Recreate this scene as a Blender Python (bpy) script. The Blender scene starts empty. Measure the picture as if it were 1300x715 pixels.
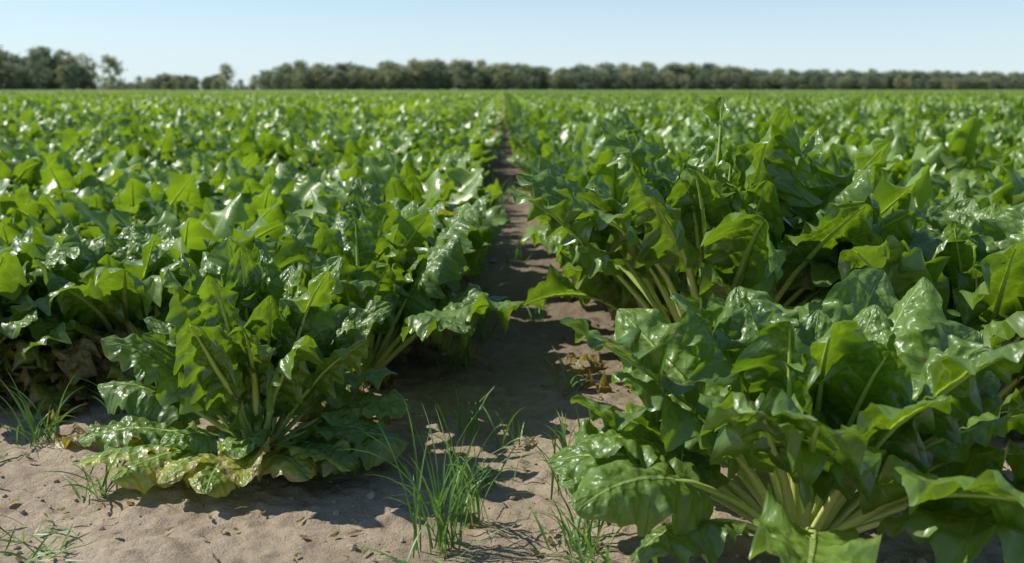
import bpy, math, random
import bmesh
import numpy as np
from mathutils import Vector, noise as mn

scene = bpy.context.scene
scene.view_settings.view_transform = 'Standard'
scene.view_settings.look = 'None'
scene.view_settings.exposure = 0
R = math.radians

# ------------------------------------------------------------------ node helpers
class NT:
    def __init__(s, mat):
        s.t = mat.node_tree; s.t.nodes.clear()
    def n(s, typ, **kw):
        nd = s.t.nodes.new(typ)
        for k, v in kw.items(): setattr(nd, k, v)
        return nd
    def l(s, a, b): s.t.links.new(a, b)
    def setv(s, sock, v):
        if isinstance(v, bpy.types.NodeSocket): s.l(v, sock)
        elif isinstance(v, tuple) and len(v) == 3 and sock.type == 'RGBA': sock.default_value = (*v, 1)
        else: sock.default_value = v
    def math(s, op, a, b=0.0, c=0.0, clamp=False):
        nd = s.n('ShaderNodeMath', operation=op); nd.use_clamp = clamp
        s.setv(nd.inputs[0], a); s.setv(nd.inputs[1], b); s.setv(nd.inputs[2], c)
        return nd.outputs[0]
    def mix(s, f, a, b, mode='MIX'):
        nd = s.n('ShaderNodeMix', data_type='RGBA'); nd.blend_type = mode
        s.setv(nd.inputs[0], f); s.setv(nd.inputs[6], a); s.setv(nd.inputs[7], b)
        return nd.outputs[2]
    def mr(s, v, a, b, c=0.0, d=1.0):
        nd = s.n('ShaderNodeMapRange'); nd.interpolation_type = 'SMOOTHSTEP'
        s.setv(nd.inputs[0], v)
        for i, x in enumerate((a, b, c, d)): s.setv(nd.inputs[i+1], x)
        return nd.outputs[0]
    def noise(s, vec, scale, detail=3, rough=0.55):
        nd = s.n('ShaderNodeTexNoise')
        if vec is not None: s.l(vec, nd.inputs['Vector'])
        nd.inputs['Scale'].default_value = scale
        nd.inputs['Detail'].default_value = detail
        nd.inputs['Roughness'].default_value = rough
        return nd.outputs[0]
    def bump(s, h, strength, dist, prev=None):
        nd = s.n('ShaderNodeBump')
        nd.inputs['Strength'].default_value = strength
        nd.inputs['Distance'].default_value = dist
        s.l(h, nd.inputs['Height'])
        if prev is not None: s.l(prev, nd.inputs['Normal'])
        return nd.outputs[0]
    def attr(s, name):
        nd = s.n('ShaderNodeAttribute'); nd.attribute_name = name
        sp = s.n('ShaderNodeSeparateXYZ'); s.l(nd.outputs['Vector'], sp.inputs[0])
        return sp.outputs

def newmat(name):
    m = bpy.data.materials.new(name); m.use_nodes = True
    return m, NT(m)

# ------------------------------------------------------------------ leaf blade material
def blade_material(name, g_dark, g_mid, g_light, level=0):
    m, N = newmat(name)
    u, v, rnd = N.attr('luv')
    age, r2, width = N.attr('linfo')
    oi = N.n('ShaderNodeObjectInfo')
    normal = None
    brn = None
    if level < 2:
        au = N.math('ABSOLUTE', u)
        cx = N.math('MULTIPLY', u, 0.06)
        cy = N.math('MULTIPLY', v, 0.22)
        cz = N.math('MULTIPLY_ADD', rnd, 41.0, N.math('MULTIPLY', oi.outputs['Random'], 17.0))
        cc = N.n('ShaderNodeCombineXYZ'); N.l(cx, cc.inputs[0]); N.l(cy, cc.inputs[1]); N.l(cz, cc.inputs[2])
        vec = cc.outputs[0]
        n1 = N.noise(vec, 26, 2)
        n2 = N.noise(vec, 95, 2) if level == 0 else n1
        varr = N.math('ADD', N.math('MULTIPLY', r2, 0.75), N.math('MULTIPLY', n1, 0.5))
        col = N.mix(N.mr(varr, 0.15, 1.1), g_dark, g_mid)
        col = N.mix(N.mr(n2, 0.4, 0.8, 0, 0.4), col, g_light)
        col = N.mix(N.math('MULTIPLY', oi.outputs['Random'], 0.25), col, g_light)
        wob = N.math('MULTIPLY', N.math('SUBTRACT', n1, 0.5), 0.12)
        t = N.math('SUBTRACT', v, N.math('MULTIPLY', N.math('POWER', au, 0.8), 0.17))
        t = N.math('ADD', t, wob)
        t = N.math('MULTIPLY', t, N.math('MULTIPLY_ADD', rnd, 3.0, 6.5))
        fr = N.math('ABSOLUTE', N.math('SUBTRACT', N.math('FRACT', t), 0.5))
        lat = N.mr(fr, 0.01, 0.06, 1.0, 0.0)
        lat = N.math('MULTIPLY', lat, N.mr(au, 0.5, 1.0, 1.0, 0.15))
        mw = N.math('MULTIPLY_ADD', v, -0.055, 0.09)
        midr = N.mr(N.math('DIVIDE', au, mw), 0.45, 1.0, 1.0, 0.0)
        col = N.mix(N.math('MULTIPLY', lat, 0.36), col, (0.32, 0.42, 0.11))
        col = N.mix(N.math('MULTIPLY', midr, 0.9), col, (0.46, 0.56, 0.18))
        if level == 0:
            vo = N.n('ShaderNodeTexVoronoi', feature='F1'); N.l(vec, vo.inputs['Vector'])
            vo.inputs['Scale'].default_value = 75
            quilt = N.mr(fr, 0.0, 0.35, 0.0, 1.0)
            h = N.math('ADD', N.math('MULTIPLY', quilt, 0.55), N.math('MULTIPLY', n1, 2.4))
            h = N.math('SUBTRACT', h, N.math('MULTIPLY', midr, 1.2))
            h = N.math('ADD', h, N.math('MULTIPLY', n2, 0.5))
            h = N.math('SUBTRACT', h, N.math('MULTIPLY', vo.outputs['Distance'], 0.75))
            normal = N.bump(h, 0.75, 0.0045)
        edge = N.math('ADD', N.math('MULTIPLY', N.math('POWER', au, 2.0), 0.45), N.math('MULTIPLY', v, 0.15))
        ya = N.math('ADD', N.math('ADD', N.math('MULTIPLY', age, 1.15), edge), N.math('MULTIPLY', n1, 0.8))
        yel = N.mr(ya, 1.05, 1.5)
        col = N.mix(N.math('MULTIPLY', yel, 0.9), col, (0.50, 0.45, 0.06))
        ba = N.math('ADD', N.math('ADD', N.math('MULTIPLY', age, 1.3), N.math('MULTIPLY', edge, 0.7)), N.math('MULTIPLY', n2, 0.7))
        brn = N.mr(ba, 1.36, 1.57)
        col = N.mix(brn, col, N.mix(N.mr(n2, .3, .7), (0.13, 0.055, 0.022), (0.40, 0.24, 0.12)))
        if level == 0:
            sp = N.noise(vec, 50, 1)
            spot = N.math('MULTIPLY', N.mr(sp, 0.68, 0.72), N.mr(r2, 0.5, 0.9))
            col = N.mix(N.math('MULTIPLY', spot, 0.7), col, (0.28, 0.22, 0.09))
    else:
        f = N.math('ADD', N.math('MULTIPLY', r2, 0.8), N.math('MULTIPLY', oi.outputs['Random'], 0.3))
        col = N.mix(N.mr(f, 0, 1.0), g_dark, g_light)
        col = N.mix(N.mr(age, 0.2, 0.7, 0, .8), col, (0.40, 0.36, 0.08))
    geo = N.n('ShaderNodeNewGeometry')
    colf = N.mix(N.math('MULTIPLY', geo.outputs['Backfacing'], 0.3), col, (0.22, 0.33, 0.10))
    p = N.n('ShaderNodeBsdfPrincipled')
    N.l(colf, p.inputs['Base Color'])
    p.inputs['Roughness'].default_value = 0.42
    p.inputs['Specular IOR Level'].default_value = 0.5
    wax = N.math('SUBTRACT', 0.8 if level < 2 else 0.6, N.math('MULTIPLY', geo.outputs['Backfacing'], 0.5), clamp=True)
    if brn is not None: wax = N.math('MULTIPLY', wax, N.math('SUBTRACT', 1.0, N.math('MULTIPLY', brn, 0.9)))
    N.l(wax, p.inputs['Coat Weight'])
    p.inputs['Coat Roughness'].default_value = 0.27
    p.inputs['Coat IOR'].default_value = 1.53
    tr = N.n('ShaderNodeBsdfTranslucent')
    tcol = N.mix(1.0, N.mix(0.28, col, (0.25, 0.36, 0.02)), (2.25, 2.3, 0.85), 'MULTIPLY')
    N.l(tcol, tr.inputs['Color'])
    if normal is not None:
        N.l(normal, p.inputs['Normal']); N.l(normal, p.inputs['Coat Normal'])
    ms = N.n('ShaderNodeMixShader'); ms.inputs[0].default_value = 0.27
    N.l(p.outputs[0], ms.inputs[1]); N.l(tr.outputs[0], ms.inputs[2])
    o = N.n('ShaderNodeOutputMaterial'); N.l(ms.outputs[0], o.inputs[0])
    return m

m_blade = blade_material('beet_leaf', (0.044, 0.104, 0.010), (0.124, 0.218, 0.019), (0.230, 0.330, 0.036), 0)
m_blade_mid = blade_material('beet_leaf_rows', (0.065, 0.135, 0.010), (0.170, 0.268, 0.020), (0.270, 0.380, 0.040), 1)
m_blade_far = blade_material('beet_leaf_field', (0.105, 0.190, 0.014), (0.1, 0.19, 0.03), (0.300, 0.400, 0.048), 2)

def petiole_material():
    m, N = newmat('beet_petiole')
    u, v, rnd = N.attr('luv'); age, r2, w = N.attr('linfo')
    c = N.mix(v, (0.62, 0.66, 0.20), (0.40, 0.52, 0.11))
    c = N.mix(N.math('MULTIPLY', rnd, 0.4), c, (0.34, 0.48, 0.08))
    c = N.mix(N.mr(age, 0.5, 0.95), c, (0.42, 0.30, 0.16))
    p = N.n('ShaderNodeBsdfPrincipled'); N.l(c, p.inputs['Base Color'])
    p.inputs['Roughness'].default_value = 0.3
    o = N.n('ShaderNodeOutputMaterial'); N.l(p.outputs[0], o.inputs[0])
    return m
m_pet = petiole_material()

def simple_noise_mat(name, c1, c2, scale, rough=0.9, bumpd=0.004, transl=0.0, coord='Object', detail=3):
    m, N = newmat(name)
    tc = N.n('ShaderNodeTexCoord')
    nz = N.noise(tc.outputs[coord], scale, detail)
    oi = N.n('ShaderNodeObjectInfo')
    f = N.math('ADD', N.mr(nz, 0.3, 0.7, 0, 0.7), N.math('MULTIPLY', oi.outputs['Random'], 0.3))
    c = N.mix(f, c1, c2)
    p = N.n('ShaderNodeBsdfPrincipled'); N.l(c, p.inputs['Base Color'])
    p.inputs['Roughness'].default_value = rough
    if bumpd: N.l(N.bump(nz, 0.5, bumpd), p.inputs['Normal'])
    out = p.outputs[0]
    if transl > 0:
        tr = N.n('ShaderNodeBsdfTranslucent'); N.l(N.mix(1.0, c, (1.6, 1.8, 1.1), 'MULTIPLY'), tr.inputs['Color'])
        ms = N.n('ShaderNodeMixShader'); ms.inputs[0].default_value = transl
        N.l(out, ms.inputs[1]); N.l(tr.outputs[0], ms.inputs[2]); out = ms.outputs[0]
    o = N.n('ShaderNodeOutputMaterial'); N.l(out, o.inputs[0])
    return m
m_root = simple_noise_mat('beet_crown', (0.12, 0.08, 0.05), (0.30, 0.24, 0.15), 60, 0.9)
m_clod = simple_noise_mat('soil_clod', (0.25, 0.185, 0.125), (0.43, 0.34, 0.24), 30, 0.95, 0)
m_grass = simple_noise_mat('weed_grass', (0.085, 0.18, 0.035), (0.19, 0.32, 0.07), 25, 0.4, 0, 0.3)
m_bark = simple_noise_mat('tree_bark', (0.20, 0.19, 0.16), (0.34, 0.31, 0.26), 3, 0.9, 0)

# ------------------------------------------------------------------ mesh builder
class Build:
    def __init__(s):
        s.V = []; s.F = []; s.M = []; s.A = []; s.B = []; s.n = 0
    def add(s, V, F, mat, luv=None, linfo=None):
        V = np.asarray(V, float).reshape(-1, 3); k = len(V)
        F = np.asarray(F, int)
        s.V.append(V); s.F.append(F + s.n); s.M.append(np.full(len(F), mat))
        s.A.append(np.zeros((k, 3)) if luv is None else np.broadcast_to(luv, (k, 3)))
        s.B.append(np.zeros((k, 3)) if linfo is None else np.broadcast_to(linfo, (k, 3)))
        s.n += k
    def mesh(s, name, mats, smooth=True):
        me = bpy.data.meshes.new(name)
        V = np.concatenate(s.V)
        F = []
        for f in s.F: F += f.tolist()
        me.from_pydata(V.tolist(), [], F)
        for nm, arr in (('luv', s.A), ('linfo', s.B)):
            a = me.attributes.new(nm, 'FLOAT_VECTOR', 'POINT')
            a.data.foreach_set('vector', np.concatenate(arr).astype(np.float32).ravel())
        for m in mats: me.materials.append(m)
        me.polygons.foreach_set('material_index', np.concatenate(s.M).astype(np.int32))
        me.polygons.foreach_set('use_smooth', np.full(len(me.polygons), smooth))
        me.update()
        return me

_q = {}
def quads(nu, nv, wrap=False):
    k = (nu, nv, wrap)
    if k not in _q:
        F = []
        for j in range(nv-1):
            for i in range(nu if wrap else nu-1):
                a = j*nu+i; b = j*nu+(i+1) % nu
                F.append((a, b, b+nu, a+nu))
        _q[k] = np.array(F)
    return _q[k]

def leaf(B, rng, org, az, e0, e1, Lp, Lb, W, age=0.0, nu=9, nv=16, zmin=0.004, twist=0.0,
         ruff=1.0, bend=None, pet=1.4, tubes=5, pw=1.6):
    n = 48
    s = np.linspace(0, 1, n)
    L = Lp+Lb
    azs = R(az) + (rng.uniform(-0.35, 0.35) if bend is None else R(bend))*s**1.5
    e = R(e0) + R(e1-e0)*s**pw + 0.08*np.sin(s*10+rng.uniform(0, 6))*s
    T = np.stack([np.cos(e)*np.cos(azs), np.cos(e)*np.sin(azs), np.sin(e)], 1)
    S = np.stack([-np.sin(azs), np.cos(azs), 0*azs], 1)
    P = np.array(org)+np.concatenate([[[0, 0, 0]], np.cumsum((T[1:]+T[:-1])*0.5*L/(n-1), 0)])
    P[:, 2] = np.maximum(P[:, 2], zmin+0.006)
    Nn = np.cross(T, S)
    tw = R(twist)*s**0.8
    S2 = S*np.cos(tw)[:, None]+Nn*np.sin(tw)[:, None]
    N2 = -S*np.sin(tw)[:, None]+Nn*np.cos(tw)[:, None]
    def at(arr, x): return np.stack([np.interp(x, s, arr[:, k]) for k in range(3)], 1)
    sb = Lp/L
    rnd = rng.uniform(0, 1); r2 = rng.uniform(0, 1)
    if tubes:
        m = 12 if nv > 14 else 6
        x = np.concatenate([np.linspace(0, sb, m//2, endpoint=False), np.linspace(sb, sb+(1-sb)*0.92, m-m//2)])
        rad = np.interp(x, [0, 0.08, sb, 1], [0.0085, 0.0055, 0.0038, 0.0005])*pet*(L/0.35)**0.5
        c = at(P, x); a = at(S2, x); b = at(N2, x)
        th = np.linspace(0, 2*math.pi, tubes, endpoint=False)
        V = c[:, None]+a[:, None]*(np.cos(th)[None, :, None]*rad[:, None, None])*1.25 \
            + b[:, None]*((np.sin(th)[None, :, None]*0.75-np.where(x > sb, 0.8, 0.0)[:, None, None])*rad[:, None, None])
        V = V.reshape(-1, 3); V[:, 2] = np.maximum(V[:, 2], 0.001)
        luv = np.stack([np.zeros(len(V)), np.repeat(x, tubes), np.full(len(V), rnd)], 1)
        B.add(V, quads(tubes, len(x), True), 1, luv, (age, r2, W))
    v = np.linspace(0, 1, nv)**0.96; u = np.linspace(-1, 1, nu)
    x = sb+(1-sb)*v
    c = at(P, x); a = at(S2, x); b = at(N2, x); t = at(T, x)
    pk = rng.uniform(0.62, 0.82)
    vv = np.clip(v, 0.004, 0.996)**pk
    w = W/2*(1-np.abs(2*vv-1)**2.1)**0.60
    U, Vv = np.meshgrid(u, v)
    AU = np.abs(U); sg = np.where(U < 0, 0.0, 1.0)
    ph = rng.uniform(0, 6.28, 10)
    f1 = rng.uniform(1.3, 2.5); f2 = rng.uniform(3.4, 5.4); f3 = rng.uniform(7, 10)
    edge_n = 1+0.045*np.sin(Vv*2*math.pi*f2+ph[0]+sg*2.1)+0.03*np.sin(Vv*2*math.pi*f3+ph[1]+sg*4)
    Xo = U*w[:, None]*(1+(edge_n-1)*np.clip((AU-.4)/.6, 0, 1))
    fold = rng.uniform(-0.05, 0.55); curl = rng.uniform(0.1, 0.85)
    Z = fold*AU*w[:, None]-curl*AU**2.4*w[:, None]
    amp = ruff*np.minimum(w, W/2)[:, None]
    Z += amp*AU**2.0*(0.34*np.sin(Vv*2*math.pi*f1+ph[2]+sg*ph[3])+0.24*np.sin(Vv*2*math.pi*f2+ph[4]+sg*ph[5])
                      + (0.13*np.sin(Vv*2*math.pi*f3+ph[8]+sg*ph[9]) if nv > 25 else 0))
    if nv > 25:
        Z += amp*0.10*np.sin(U*8+ph[6]+2*np.sin(Vv*9+ph[7]))*np.sin(Vv*22+ph[7]+2*np.sin(U*4+ph[3]))*np.clip(3*AU, 0, 1)
        Z += amp*0.03*np.sin(U*17+ph[3]+2*np.sin(Vv*13+ph[2]))*np.sin(Vv*44+ph[1])
    Z += amp*0.14*np.sin(U*4+ph[6]+Vv*5)*np.sin(Vv*8+ph[7])*AU
    Yo = -0.20*Lb*AU**1.7*(1-Vv)**2.2
    Q = c[:, None]+a[:, None]*Xo[..., None]+b[:, None]*Z[..., None]+t[:, None]*Yo[..., None]
    Q = Q.reshape(-1, 3)
    lo = zmin+0.004*(1+np.sin(Q[:, 0]*90)*np.sin(Q[:, 1]*80))
    Q[:, 2] = np.where(Q[:, 2] < lo, lo+0.12*np.clip(lo-Q[:, 2], 0, 0.05), Q[:, 2])
    luv = np.stack([U.ravel(), Vv.ravel(), np.full(U.size, rnd)], 1)
    B.add(Q, quads(nu, nv), 0, luv, (age, r2, W))

def crown(B, rng, r=0.035, h=0.04):
    nv, nu = 6, 12
    V = []
    for j in range(nv):
        f = j/(nv-1)
        rr = r*math.cos(f*1.35)*(1+0.1*math.sin(j*3))
        for i in range(nu):
            a = 2*math.pi*i/nu
            q = rr*(1+0.12*math.sin(3*a+j)+rng.uniform(-.06, .06))
            V.append((q*math.cos(a), q*math.sin(a), -0.02+(h+0.02)*math.sin(f*1.5)))
    B.add(V, quads(nu, nv, True), 2)

def random_plant(B, rng, n, h=1.0, Lb=(0.17, 0.24), Wr=(0.50, 0.68), nu=9, nv=16, org=(0, 0, 0),
                 ein=88, eout=46, old=0.1, tubes=5, ruff=1.0, rmax=1.0, Lp=(0.10, 0.27), din=18, dout=62, inner=0.8, zcap=None):
    az = rng.uniform(0, 360)
    for i in range(n):
        r = rmax*(i+0.5)/n
        az += 137.5+rng.uniform(-14, 14)
        e0 = ein+(eout-ein)*r**0.9+rng.uniform(-6, 6)
        e1 = e0-(din+(dout-din)*r)*rng.uniform(0.5, 1.4)
        k = inner+(1.05-inner)*min(1, r*2.2)
        lb = rng.uniform(*Lb)*k*h
        lp = rng.uniform(*Lp)*k*h
        if zcap: lp = max(0.06, min(lp, zcap-lb))
        W = lb*rng.uniform(*Wr)
        age = 0.0
        if rng.random() < old and r > 0.7: age = rng.uniform(0.35, 0.8)
        rr = 0.008+0.018*r
        o = (org[0]+rr*math.cos(R(az)), org[1]+rr*math.sin(R(az)), org[2]+0.03)
        leaf(B, rng, o, az, e0, e1, lp, lb, W, age, nu, nv, zmin=0.006, twist=rng.uniform(-45, 45), tubes=tubes, ruff=ruff)

def rng_(seed): return np.random.default_rng(seed)
PM = [m_blade, m_pet, m_root]

def obj(name, me, loc=(0, 0, 0), rot=(0, 0, 0), sc=1):
    o = bpy.data.objects.new(name, me); scene.collection.objects.link(o)
    o.location = loc; o.rotation_euler = rot; o.scale = (sc, sc, sc)
    return o

# ------------------------------------------------------------------ terrain
def soil_h(x, y):
    near = math.exp(-max(0, (y-6))/6)
    v = Vector((x, y, 0))
    h = 0.016*mn.noise(v*2.2)+0.010*mn.noise(v*7+Vector((5, 1, 0)))
    c = mn.noise(v*19+Vector((1, 7, 3)))
    h += 0.012*max(0, c)+0.0055*mn.noise(v*42)+0.003*mn.noise(v*95)
    h += -0.012*math.exp(-(x/0.2)**2)
    return h*near
def axis(dense0, dense1, step, far0, far1, g=1.15):
    a = list(np.arange(dense0, dense1, step))
    s = step; p = a[-1]
    while p < far1: s *= g; p += s; a.append(p)
    s = step; p = a[0]; b = []
    while p > far0: s *= g; p -= s; b.append(p)
    return b[::-1]+a
xs = axis(-1.7, 1.7, 0.0085, -3000, 3000)
ys = axis(1.1, 3.2, 0.0085, -200, 3500)
V = [(x, y, soil_h(x, y)) for y in ys for x in xs]
me = bpy.data.meshes.new('soil_ground')
me.from_pydata(V, [], quads(len(xs), len(ys)).tolist())
me.polygons.foreach_set('use_smooth', np.ones(len(me.polygons), bool))
m, N = newmat('sandy_soil')
geo = N.n('ShaderNodeNewGeometry'); pos = geo.outputs['Position']
na = N.noise(pos, 1.6, 2); nb = N.noise(pos, 16, 5, 0.7); nc = N.noise(pos, 210, 4, 0.75)
c = N.mix(N.mr(na, 0.3, 0.7), (0.345, 0.265, 0.180), (0.475, 0.378, 0.270))
c = N.mix(N.mr(nb, 0.40, 0.7, 0, 0.65), c, (0.235, 0.172, 0.115))
c = N.mix(N.mr(nc, 0.52, 0.75, 0, 0.5), c, (0.58, 0.485, 0.36))
c = N.mix(N.mr(nc, 0.42, 0.30, 0, 0.6), c, (0.15, 0.11, 0.075))
sp = N.n('ShaderNodeSeparateXYZ'); N.l(pos, sp.inputs[0])
row_shade = N.math('MULTIPLY', N.mr(sp.outputs[1], 2.0, 3.2), N.mr(sp.outputs[1], 200, 240, 1, 0))
c = N.mix(N.math('MULTIPLY', row_shade, 0.65), c, (0.14, 0.105, 0.07))  # shade among the crop rows, painted as darker soil colour
farf = N.mr(sp.outputs[1], 235, 262)
gg = N.mix(N.mr(N.noise(pos, 0.05, 2), 0.35, 0.65), (0.22, 0.26, 0.08), (0.38, 0.36, 0.17))
c = N.mix(farf, c, gg)
p = N.n('ShaderNodeBsdfPrincipled'); N.l(c, p.inputs['Base Color']); p.inputs['Roughness'].default_value = 0.95
p.inputs['Specular IOR Level'].default_value = 0.2
hb = N.math('ADD', N.math('MULTIPLY', nb, 0.013), N.math('MULTIPLY', nc, 0.0042))
N.l(N.bump(hb, 0.95, 1.0), p.inputs['Normal'])
o = N.n('ShaderNodeOutputMaterial'); N.l(p.outputs[0], o.inputs[0])
me.materials.append(m)
obj('soil_ground', me)

# ------------------------------------------------------------------ hero plants
NU, NV = 19, 42
def hero(name, seed, loc, fn, rot=(0, 0, 0), sc=1.0):
    rng = rng_(seed); B = Build(); fn(B, rng); crown(B, rng)
    return obj(name, B.mesh(name, PM), (loc[0], loc[1], soil_h(*loc)-0.004), rot, sc)

def side(B, rng, S, ruff):
    for a, e0, e1, lp, lb, w, ag in S:
        leaf(B, rng, (0.022*math.cos(R(a)), 0.022*math.sin(R(a)), 0.028), a, e0, e1, lp, lb, w, ag, NU, NV,
             zmin=0.008, twist=rng.uniform(-20, 20), ruff=ruff*(0.7 if ag > .4 else 1))

def left_front(B, rng):
    random_plant(B, rng, 42, 1.0, Lb=(0.18, 0.24), Wr=(0.40, 0.52), nu=NU, nv=NV, ein=92, eout=58, old=0.0, ruff=1.0,
                 rmax=0.92, Lp=(0.08, 0.22), din=4, dout=40, inner=0.98)
    S = [
        (176, 42, -10, .16, .20, .115, .0), (196, 26, -18, .15, .19, .12, .1), (160, 50, 10, .16, .18, .11, 0),
        (5, 36, -18, .13, .19, .12, .05), (-14, 24, -16, .13, .19, .13, .15), (-30, 26, -22, .11, .17, .12, .2),
        (18, 48, -5, .14, .18, .11, 0),
        (222, 22, -20, .12, .19, .12, .58), (240, 26, -26, .09, .17, .11, .64), (258, 22, -24, .09, .17, .11, .50),
        (276, 26, -28, .08, .16, .11, .70), (297, 26, -26, .08, .18, .12, .60),
        (318, 24, -22, .10, .18, .12, .48), (206, 20, -18, .14, .20, .12, .5), (345, 34, -30, .10, .18, .11, .1),
        (268, 45, -25, .06, .15, .10, .25), (232, 45, -20, .07, .15, .10, .2),
        (140, 30, -10, .14, .18, .11, 0), (60, 34, -10, .15, .18, .11, 0), (100, 34, -10, .15, .18, .11, 0)]
    side(B, rng, S, 0.75)
hero('sugar_beet_plant', 14, (-0.50, 1.93), left_front, sc=0.98)

def right_front(B, rng):
    random_plant(B, rng, 40, 1.0, Lb=(0.20, 0.26), Wr=(0.54, 0.70), nu=NU, nv=NV, ein=88, eout=38, old=0.0, ruff=0.85,
                 Lp=(0.17, 0.27), din=18, dout=66, inner=0.9)
    S = [(178, 52, -12, .20, .22, .15, 0), (165, 34, -25, .19, .21, .14, 0), (205, 36, -30, .17, .18, .13, 0),
         (8, 50, -10, .26, .23, .14, 0), (-8, 34, -25, .24, .22, .14, 0), (25, 60, 0, .24, .22, .13, 0)]
    side(B, rng, S, 0.85)
hero('sugar_beet_plant', 29, (0.48, 1.50), right_front, sc=1.0)

def right_mid(B, rng):
    random_plant(B, rng, 62, 1.0, Lb=(0.21, 0.28), Wr=(0.50, 0.62), nu=NU, nv=NV, ein=90, eout=54, old=0.0, ruff=1.0,
                 Lp=(0.25, 0.47), din=8, dout=60, inner=1.0, zcap=0.69)
hero('sugar_beet_plant', 38, (0.50, 2.34), right_mid, rot=(0, R(4), 0), sc=1.03)

def medium(B, rng):
    random_plant(B, rng, 34, 1.0, Lb=(0.18, 0.25), nu=13, nv=27, old=0.10, ruff=1.1)
def medium_tall(B, rng):
    random_plant(B, rng, 38, 1.2, Lb=(0.18, 0.25), nu=13, nv=27, old=0.05, ruff=1.1, zcap=0.57)
def medium_old(B, rng):
    medium(B, rng)
    for k in range(18):
        a = rng.uniform(180, 380)
        leaf(B, rng, (0, 0, 0.03), a, rng.uniform(10, 60), -50, rng.uniform(.14, .28), rng.uniform(.12, .2), .10,
             rng.uniform(.55, 1.1), 13, 27, zmin=0.008, twist=rng.uniform(-40, 40), ruff=1.5)
hero('sugar_beet_plant', 41, (-0.36, 2.48), medium)
hero('sugar_beet_plant', 42, (-0.44, 2.80), medium_old)
hero('sugar_beet_plant', 43, (-1.02, 2.60), medium_old)
hero('sugar_beet_plant', 44, (-1.33, 2.48), medium_old)
hero('sugar_beet_plant', 45, (0.46, 2.85), medium_tall)
hero('sugar_beet_plant', 46, (1.08, 2.55), medium_tall)
hero('sugar_beet_plant', 47, (1.04, 2.12), medium_tall)
hero('sugar_beet_plant', 48, (-0.38, 3.12), medium)

# ------------------------------------------------------------------ instancing
def instancer(name, pts, rots, scls, idxs, coll):
    me = bpy.data.meshes.new(name); me.from_pydata([tuple(p) for p in pts], [], [])
    a = me.attributes.new('rot', 'FLOAT_VECTOR', 'POINT'); a.data.foreach_set('vector', np.array(rots, np.float32).ravel())
    a = me.attributes.new('scl', 'FLOAT_VECTOR', 'POINT'); a.data.foreach_set('vector', np.array(scls, np.float32).ravel())
    a = me.attributes.new('idx', 'INT', 'POINT'); a.data.foreach_set('value', np.array(idxs, np.int32))
    o = obj(name, me)
    ng = bpy.data.node_groups.new(name, 'GeometryNodeTree')
    ng.interface.new_socket('Geometry', in_out='INPUT', socket_type='NodeSocketGeometry')
    ng.interface.new_socket('Geometry', in_out='OUTPUT', socket_type='NodeSocketGeometry')
    nd = ng.nodes
    gi = nd.new('NodeGroupInput'); go = nd.new('NodeGroupOutput')
    ci = nd.new('GeometryNodeCollectionInfo'); ci.inputs['Collection'].default_value = coll
    ci.inputs['Separate Children'].default_value = True; ci.inputs['Reset Children'].default_value = True
    ip = nd.new('GeometryNodeInstanceOnPoints'); ip.inputs['Pick Instance'].default_value = True
    def na(nm, t):
        x = nd.new('GeometryNodeInputNamedAttribute'); x.data_type = t; x.inputs['Name'].default_value = nm
        return next(q for q in x.outputs if q.enabled)
    L = ng.links.new
    L(gi.outputs[0], ip.inputs['Points']); L(ci.outputs[0], ip.inputs['Instance'])
    L(na('rot', 'FLOAT_VECTOR'), ip.inputs['Rotation']); L(na('scl', 'FLOAT_VECTOR'), ip.inputs['Scale'])
    L(na('idx', 'INT'), ip.inputs['Instance Index'])
    L(ip.outputs[0], go.inputs[0])
    md = o.modifiers.new('scatter', 'NODES'); md.node_group = ng
    return o
def variants(cname, meshes):
    c = bpy.data.collections.new(cname)
    for i, me in enumerate(meshes):
        c.objects.link(bpy.data.objects.new('%s_%02d' % (cname, i), me))
    return c

# row strips: 3 m of one row
NS = 7
strips = []
for k in range(NS):
    rng = rng_(100+k); B = Build(); y = 0.1
    while y < 3.0:
        random_plant(B, rng, 21, rng.uniform(0.78, 1.16), nu=7, nv=14, old=0.14, ruff=1.25, tubes=3, Lb=(.16, .23),
                     org=(rng.normal(0, .03), y, 0), eout=50)
        y += rng.uniform(0.20, 0.28)
    strips.append(B.mesh('beet_strip', [m_blade_mid, m_pet, m_root]))
cn = variants('beet_strip', strips)
rng = rng_(5)
P_, R_, S_, I_ = [], [], [], []
YN = 14.5
for sd_ in (-1, 1):
    k = 0
    while True:
        X = sd_*(0.385+0.55*k)
        if abs(X) > 0.62*YN+1: break
        y = {-1: [3.3, 2.85, 2.7, 2.5], 1: [3.05, 2.75, 2.4, 2.2]}[sd_][min(k, 3)]
        while y < YN:
            if abs(X) < 0.62*(y+3)+1.5:
                fl = rng.random() < .5
                zs = (1.10 if X > 0 else 1.0)*rng.uniform(.94, 1.06)
                P_.append((X, y+(3.05 if fl else 0), 0)); R_.append((0, 0, math.pi if fl else 0))
                S_.append(((1 if k else .94), 1, zs)); I_.append(int(rng.integers(0, NS)))
            y += 3.05
        k += 1
instancer('sugar_beet_rows', P_, R_, S_, I_, cn)

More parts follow.
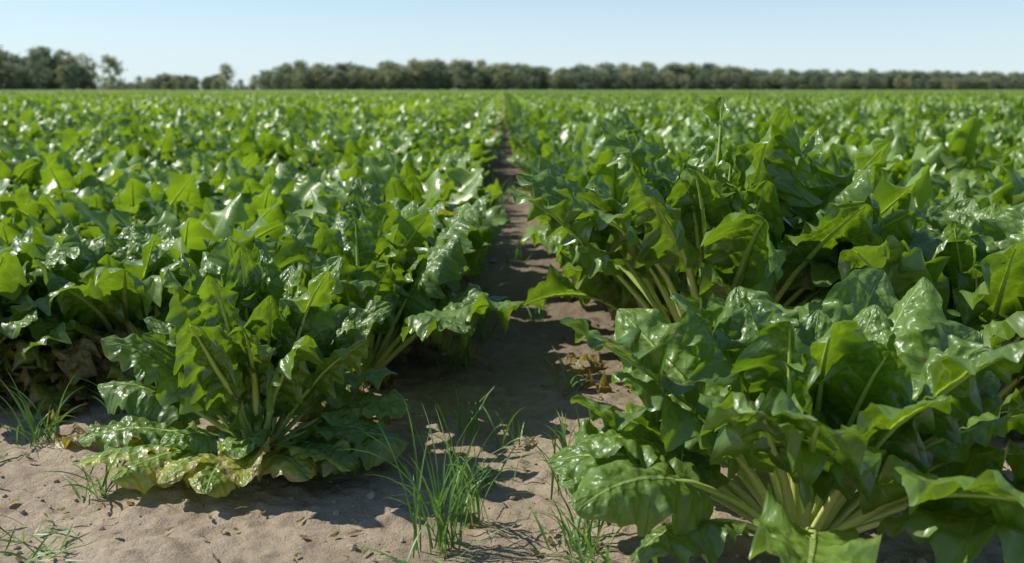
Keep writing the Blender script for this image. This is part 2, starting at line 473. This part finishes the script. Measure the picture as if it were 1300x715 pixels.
tiles = []
for k in range(4):
    rng = rng_(300+k); B = Build()
    for r_ in range(4):
        y = 0.1
        while y < 3.0:
            s = rng.uniform(0.80, 1.18)
            random_plant(B, rng, 12, s, nu=4, nv=5, Lb=(.18, .25), org=(0.275+0.55*r_+rng.normal(0, .04), y, 0), tubes=0,
                         old=0.1, ruff=1.1)
            y += rng.uniform(.2, .28)
    tiles.append(B.mesh('beet_tile', [m_blade_far, m_pet, m_root]))
ct = variants('beet_tile', tiles)
rng = rng_(6)
P_, R_, S_, I_ = [], [], [], []
y = 15.2
while y < 120:
    k = 0
    while True:
        X = 0.11+2.2*k
        if X > 0.58*y+4: break
        P_.append((X, y, 0)); R_.append((0, 0, 0)); S_.append((1, 1, rng.uniform(.95, 1.08))); I_.append(int(rng.integers(0, 4)))
        P_.append((-X, y+3.0, 0)); R_.append((0, 0, math.pi)); S_.append((1, 1, rng.uniform(.95, 1.08))); I_.append(int(rng.integers(0, 4)))
        k += 1
    y += 3.0
instancer('sugar_beet_field', P_, R_, S_, I_, ct)

cx = np.linspace(-260, 320, 500); cyy = np.linspace(118, 250, 200)
V = [(x, y, 0.44+0.08*mn.noise(Vector((x*1.3, y*.8, 0)))+0.05*mn.noise(Vector((x*.2, y*.1, 3)))) for y in cyy for x in cx]
me = bpy.data.meshes.new('distant_beet_canopy'); me.from_pydata(V, [], quads(500, 200).tolist())
me.materials.append(simple_noise_mat('distant_canopy', (0.13, 0.21, 0.03), (0.24, 0.33, 0.06), 300, 0.7, 0, coord='Generated'))
obj('distant_beet_canopy', me)

# ------------------------------------------------------------------ clods & litter
clods = []
for k in range(5):
    rng = rng_(700+k)
    bm = bmesh.new(); bmesh.ops.create_icosphere(bm, subdivisions=2, radius=1)
    off = Vector(rng.uniform(0, 50, 3).tolist())
    for v in bm.verts:
        v.co *= 1+0.45*mn.noise(v.co*1.3+off)+0.15*mn.noise(v.co*3+off)
        v.co.z *= 0.65
    me = bpy.data.meshes.new('clod'); bm.to_mesh(me); bm.free(); me.materials.append(m_clod); clods.append(me)
cc_ = variants('clod', clods)
rng = rng_(8); P_, R_, S_, I_ = [], [], [], []
for i in range(9000):
    y = 1.05+4.5*rng.random()**1.5; x = rng.uniform(-1, 1)*(0.6*y+0.4)
    if mn.noise(Vector((x*3, y*3, 9))) < rng.uniform(-.5, .35): continue
    r = 0.0013+0.0050*rng.random()**2.5+(0.009*rng.random() if rng.random() < .045 else 0)
    P_.append((x, y, soil_h(x, y)+r*0.25)); R_.append(rng.uniform(0, 6.28, 3)*np.array([.1, .1, 1])); S_.append((r, r*rng.uniform(.7, 1), r)); I_.append(int(rng.integers(0, 5)))
instancer('soil_clods', P_, R_, S_, I_, cc_)

rng = rng_(9); B = Build()
for i in range(380):
    y = 2.0+3.0*rng.random()**1.3
    k = rng.choice([-3, -2, -1, -1, -1, 0, 0, 1, 2]); x = (0.45+0.55*k if k >= 0 else -0.45+0.55*(k+1))+rng.normal(0, .15)
    leaf(B, rng, (x, y, soil_h(x, y)+0.008), rng.uniform(0, 360), rng.uniform(0, 30), rng.uniform(-40, 20), .02, rng.uniform(.05, .13), rng.uniform(.03, .07),
         rng.uniform(.9, 1.2), 7, 10, zmin=soil_h(x, y)+0.002, twist=rng.uniform(-90, 90), ruff=2.2, tubes=0)
for i in range(550):
    y = rng.uniform(1.2, 3.2); x = rng.uniform(-1, 1)*0.6*y
    leaf(B, rng, (x, y, soil_h(x, y)+0.004), rng.uniform(0, 360), rng.uniform(-5, 15), rng.uniform(-20, 10), .002, rng.uniform(.008, .030), rng.uniform(.003, .012),
         rng.uniform(1.0, 1.2), 4, 5, zmin=soil_h(x, y)+0.0015, twist=rng.uniform(-60, 60), ruff=1.5, tubes=0)
obj('dry_leaf_litter', B.mesh('dry_leaf_litter', PM))

# ------------------------------------------------------------------ grass tufts
def grass(seed, loc, n, lmin, lmax, e=(50, 85), spread=0.02, wd=0.0048, droop=(20, 90), azr=(0, 360)):
    rng = rng_(seed); B = Build()
    for i in range(n):
        az = rng.uniform(*azr); L = rng.uniform(lmin, lmax); e0 = rng.uniform(*e); d = rng.uniform(*droop)
        m_ = 11; s = np.linspace(0, 1, m_)
        ee = R(e0)-R(d)*s**1.8; a = R(az)+rng.uniform(-.5, .5)*s
        T = np.stack([np.cos(ee)*np.cos(a), np.cos(ee)*np.sin(a), np.sin(ee)], 1)
        Sd = np.stack([-np.sin(a), np.cos(a), 0*a], 1); Nn = np.cross(T, Sd)
        tw = rng.uniform(-1.2, 1.2)*s+rng.uniform(-.5, .5)
        Sd2 = Sd*np.cos(tw)[:, None]+Nn*np.sin(tw)[:, None]; Nn2 = -Sd*np.sin(tw)[:, None]+Nn*np.cos(tw)[:, None]
        q = rng.normal(0, spread, 2)
        Pp = np.array([q[0], q[1], 0])+np.concatenate([[[0, 0, 0]], np.cumsum(T[1:]*L/(m_-1), 0)])
        Pp[:, 2] = np.maximum(Pp[:, 2], 0.004+0.01*s)
        w = wd*rng.uniform(.7, 1.3)*np.clip(1.02-s**2.2, 0.02, 1)*(0.55+0.45*np.minimum(1, s*4))
        V = np.stack([Pp-Sd2*w[:, None]*.5+Nn2*w[:, None]*.18, Pp, Pp+Sd2*w[:, None]*.5+Nn2*w[:, None]*.18], 1)
        B.add(V, quads(3, m_), 0)
    obj('grass_tuft', B.mesh('grass_tuft', [m_grass]), (loc[0], loc[1], soil_h(*loc)-0.003))
G = [((-0.10, 1.56), 40, .14, .30, (70, 90)), ((-0.06, 1.66), 18, .12, .26, (64, 88)), ((-0.10, 1.46), 16, .08, .20, (15, 60)),
     ((0.125, 1.56), 34, .08, .20, (55, 88)), ((0.13, 1.75), 26, .08, .20, (50, 88)), ((0.15, 2.0), 16, .08, .16, (50, 88)),
     ((-1.0, 2.05), 26, .08, .20, (50, 88)), ((-0.90, 2.22), 14, .08, .18, (50, 88)), ((-0.76, 1.76), 20, .08, .18, (40, 85)),
     ((-0.82, 1.60), 10, .05, .12, (20, 60)), ((-0.76, 1.50), 16, .04, .11, (8, 50)), ((-1.05, 1.85), 8, .12, .25, (10, 40)),
     ((0.02, 2.06), 10, .08, .15, (40, 80)), ((-0.08, 2.15), 16, .08, .16, (50, 88)), ((-0.62, 2.2), 10, .08, .18, (40, 80)),
     ((0.98, 1.75), 14, .08, .16, (50, 85)), ((-0.13, 2.6), 24, .1, .24, (50, 88)), ((-0.08, 3.0), 24, .1, .24, (50, 88)),
     ((-0.10, 3.5), 24, .1, .26, (50, 88)), ((-0.12, 4.1), 24, .1, .26, (50, 88)), ((0.62, 2.0), 10, .08, .15, (50, 80)),
     ((0.10, 3.2), 12, .08, .16, (50, 88)), ((-1.2, 2.2), 14, .08, .18, (50, 88)), ((0.14, 1.45), 20, .06, .14, (40, 85)),
     ((-0.02, 1.85), 12, .05, .12, (30, 80)), ((-0.10, 4.8), 24, .12, .28, (55, 88)), ((0.16, 2.4), 14, .08, .18, (45, 88)),
     ((-0.09, 5.6), 24, .12, .3, (55, 88)), ((-0.03, 6.5), 24, .12, .3, (55, 88)), ((0.05, 4.4), 16, .08, .2, (45, 88))]
for i, (loc, n, a, b, e) in enumerate(G): grass(900+i, loc, n, a, b, e)

# ------------------------------------------------------------------ trees
m, N = newmat('tree_foliage')
oi = N.n('ShaderNodeObjectInfo')
c = N.mix(oi.outputs['Random'], (0.20, 0.265, 0.175), (0.40, 0.42, 0.22))  # pale bluish-green tones: aerial haze put into the foliage colour
p = N.n('ShaderNodeBsdfPrincipled'); N.l(c, p.inputs['Base Color']); p.inputs['Roughness'].default_value = 0.7
tr = N.n('ShaderNodeBsdfTranslucent'); N.l(c, tr.inputs['Color'])
ms = N.n('ShaderNodeMixShader'); ms.inputs[0].default_value = .4; N.l(p.outputs[0], ms.inputs[1]); N.l(tr.outputs[0], ms.inputs[2])
o = N.n('ShaderNodeOutputMaterial'); N.l(ms.outputs[0], o.inputs[0])
m_fol = m
def tree_mesh(seed, slim=1.0):
    rng = rng_(seed); B = Build()
    def limb(p0, p1, r0, r1, k=6):
        p0 = np.array(p0); p1 = np.array(p1); t = np.linspace(0, 1, 5)
        mid = rng.normal(0, .02, 3)
        c = p0+(p1-p0)*t[:, None]+mid*np.sin(t*math.pi)[:, None]
        d = (p1-p0)/np.linalg.norm(p1-p0); a = np.cross(d, [0.3, .9, .1]); a /= np.linalg.norm(a); b = np.cross(d, a)
        th = np.linspace(0, 2*math.pi, k, endpoint=False); r = r0+(r1-r0)*t
        V = c[:, None]+(a*np.cos(th)[:, None]+b*np.sin(th)[:, None])[None]*r[:, None, None]
        B.add(V, quads(k, 5, True), 1)
    limb((0, 0, -.02), (0, 0, .8), .022, .006)
    cl = []
    for i in range(13):
        z0 = rng.uniform(.14, .6); az = i*2.4+rng.uniform(-.4, .4); rr = rng.uniform(.14, .30)*slim*(1.15-z0*.6)
        p1 = (rr*math.cos(az), rr*math.sin(az), z0+rng.uniform(.08, .28))
        limb((0, 0, z0), p1, .009, .002, 4); cl.append(p1)
    for i in range(34):
        z = rng.uniform(.08, .95); rr = slim*.34*math.sqrt(max(0.02, 1-((z-.45)/.5)**2))*rng.uniform(.2, 1)
        az = rng.uniform(0, 6.28); cl.append((rr*math.cos(az), rr*math.sin(az), z))
    for cpt in cl:
        n = 30; rad = rng.uniform(.06, .11)
        c = np.array(cpt)+rng.normal(0, 1, (n, 3))*rad*np.array([.62, .62, .5])
        a = rng.normal(0, 1, (n, 3)); a /= np.linalg.norm(a, axis=1)[:, None]
        b = np.cross(a, rng.normal(0, 1, (n, 3))); b /= np.linalg.norm(b, axis=1)[:, None]
        s = rng.uniform(.016, .032, (n, 1))
        V = np.stack([c-a*s-b*s*.6, c+a*s-b*s*.5, c+a*s+b*s*.6, c-a*s+b*s*.5], 1).reshape(-1, 3)
        V[:, 2] = np.clip(V[:, 2], 0.03, 1.02)
        B.add(V, np.arange(4*n).reshape(-1, 4), 0)
    return B.mesh('tree', [m_fol, m_bark], smooth=False)
tv = [tree_mesh(60+k, sl) for k, sl in enumerate((1.0, 1.15, .9, .7, 1.3, 1.0))]
ctree = variants('tree', tv)
tab = [(-260, 13), (-151, 13.3), (-140, 13), (-132, 11.3), (-129, 5.5), (-92, 5.5), (-91, 3.6), (-84, 4.5), (-77, 9), (-69, 10.2),
       (-55, 9.8), (-25, 11.3), (0, 10.5), (14, 8.5), (33, 10.6), (83, 10.6), (105, 8.9), (160, 9.2), (250, 8.5), (360, 8.5)]
tx, th_ = zip(*tab)
rng = rng_(77); P_, R_, S_, I_ = [], [], [], []
def addtree(x, y, h, w, i):
    P_.append((x, y, 0)); R_.append((0, 0, rng.uniform(0, 6.28))); S_.append((w, w, h)); I_.append(i)
for row in range(4):
    x = -260
    while x < 360:
        h = np.interp(x, tx, th_)*rng.uniform(.74, 1.06)*(1 if row > 0 else .7)
        if -129 < x < -114 or -91 < x < -82: h *= .5
        addtree(x+rng.normal(0, 1), 367.5+.45*x+row*5+rng.normal(0, 2), h, h*rng.uniform(.9, 1.3), int(rng.choice([0, 1, 2, 4, 5])))
        x += max(2.0, h*rng.uniform(.27, .5))
addtree(-119, 308, 11.0, 11, 0); addtree(-88, 322, 8.8, 8.0, 2); addtree(-128, 303, 8.4, 7.5, 2)
addtree(-144, 298, 8.5, 10, 4); addtree(-150, 297, 12.6, 12, 5); addtree(-137, 300, 11.8, 10, 1)
instancer('distant_tree_line', P_, R_, S_, I_, ctree)

# ------------------------------------------------------------------ light, sky, camera
to_sun = Vector((-0.90, 0.20, 0)).normalized()
EL = 46
ts = Vector((to_sun.x*math.cos(R(EL)), to_sun.y*math.cos(R(EL)), math.sin(R(EL))))
sd = bpy.data.lights.new('sun', 'SUN'); sd.energy = 5.0; sd.angle = R(.53); sd.color = (1, .97, .90)
so = bpy.data.objects.new('sun', sd); scene.collection.objects.link(so); so.location = (-5, 5, 8)
so.rotation_euler = ts.to_track_quat('Z', 'Y').to_euler()
w = bpy.data.worlds.new('World'); scene.world = w; w.use_nodes = True
nt = w.node_tree; bg = nt.nodes['Background']; bg.inputs[1].default_value = 0.135
sky = nt.nodes.new('ShaderNodeTexSky'); sky.sky_type = 'NISHITA'; sky.sun_disc = False
sky.sun_elevation = R(EL); sky.sun_rotation = math.atan2(to_sun.x, to_sun.y)
sky.air_density = 0.85; sky.dust_density = 0.1; sky.ozone_density = 3.0
tc = nt.nodes.new('ShaderNodeTexCoord'); sx = nt.nodes.new('ShaderNodeSeparateXYZ'); mrn = nt.nodes.new('ShaderNodeMapRange')
mrn.inputs[1].default_value = 0.0; mrn.inputs[2].default_value = 0.15; mrn.inputs[3].default_value = 0.80; mrn.inputs[4].default_value = 0.0
mx = nt.nodes.new('ShaderNodeMix'); mx.data_type = 'RGBA'
nt.links.new(tc.outputs['Generated'], sx.inputs[0]); nt.links.new(sx.outputs[2], mrn.inputs[0]); nt.links.new(mrn.outputs[0], mx.inputs[0])
nt.links.new(sky.outputs[0], mx.inputs[6]); mx.inputs[7].default_value = (5.0, 6.2, 7.0, 1)
nt.links.new(mx.outputs[2], bg.inputs[0])

cd = bpy.data.cameras.new('camera'); cam = bpy.data.objects.new('camera', cd); scene.collection.objects.link(cam)
cam.location = (0, 0, 0.75); cam.rotation_euler = (R(90-10.95), 0, R(-0.45))
cd.lens = 35; cd.sensor_width = 36; cd.clip_end = 6000; cd.clip_start = 0.05
cd.dof.use_dof = True; cd.dof.focus_distance = 1.85; cd.dof.aperture_fstop = 4.5
scene.camera = cam
print('tris', sum(len(m.polygons) for m in bpy.data.meshes))
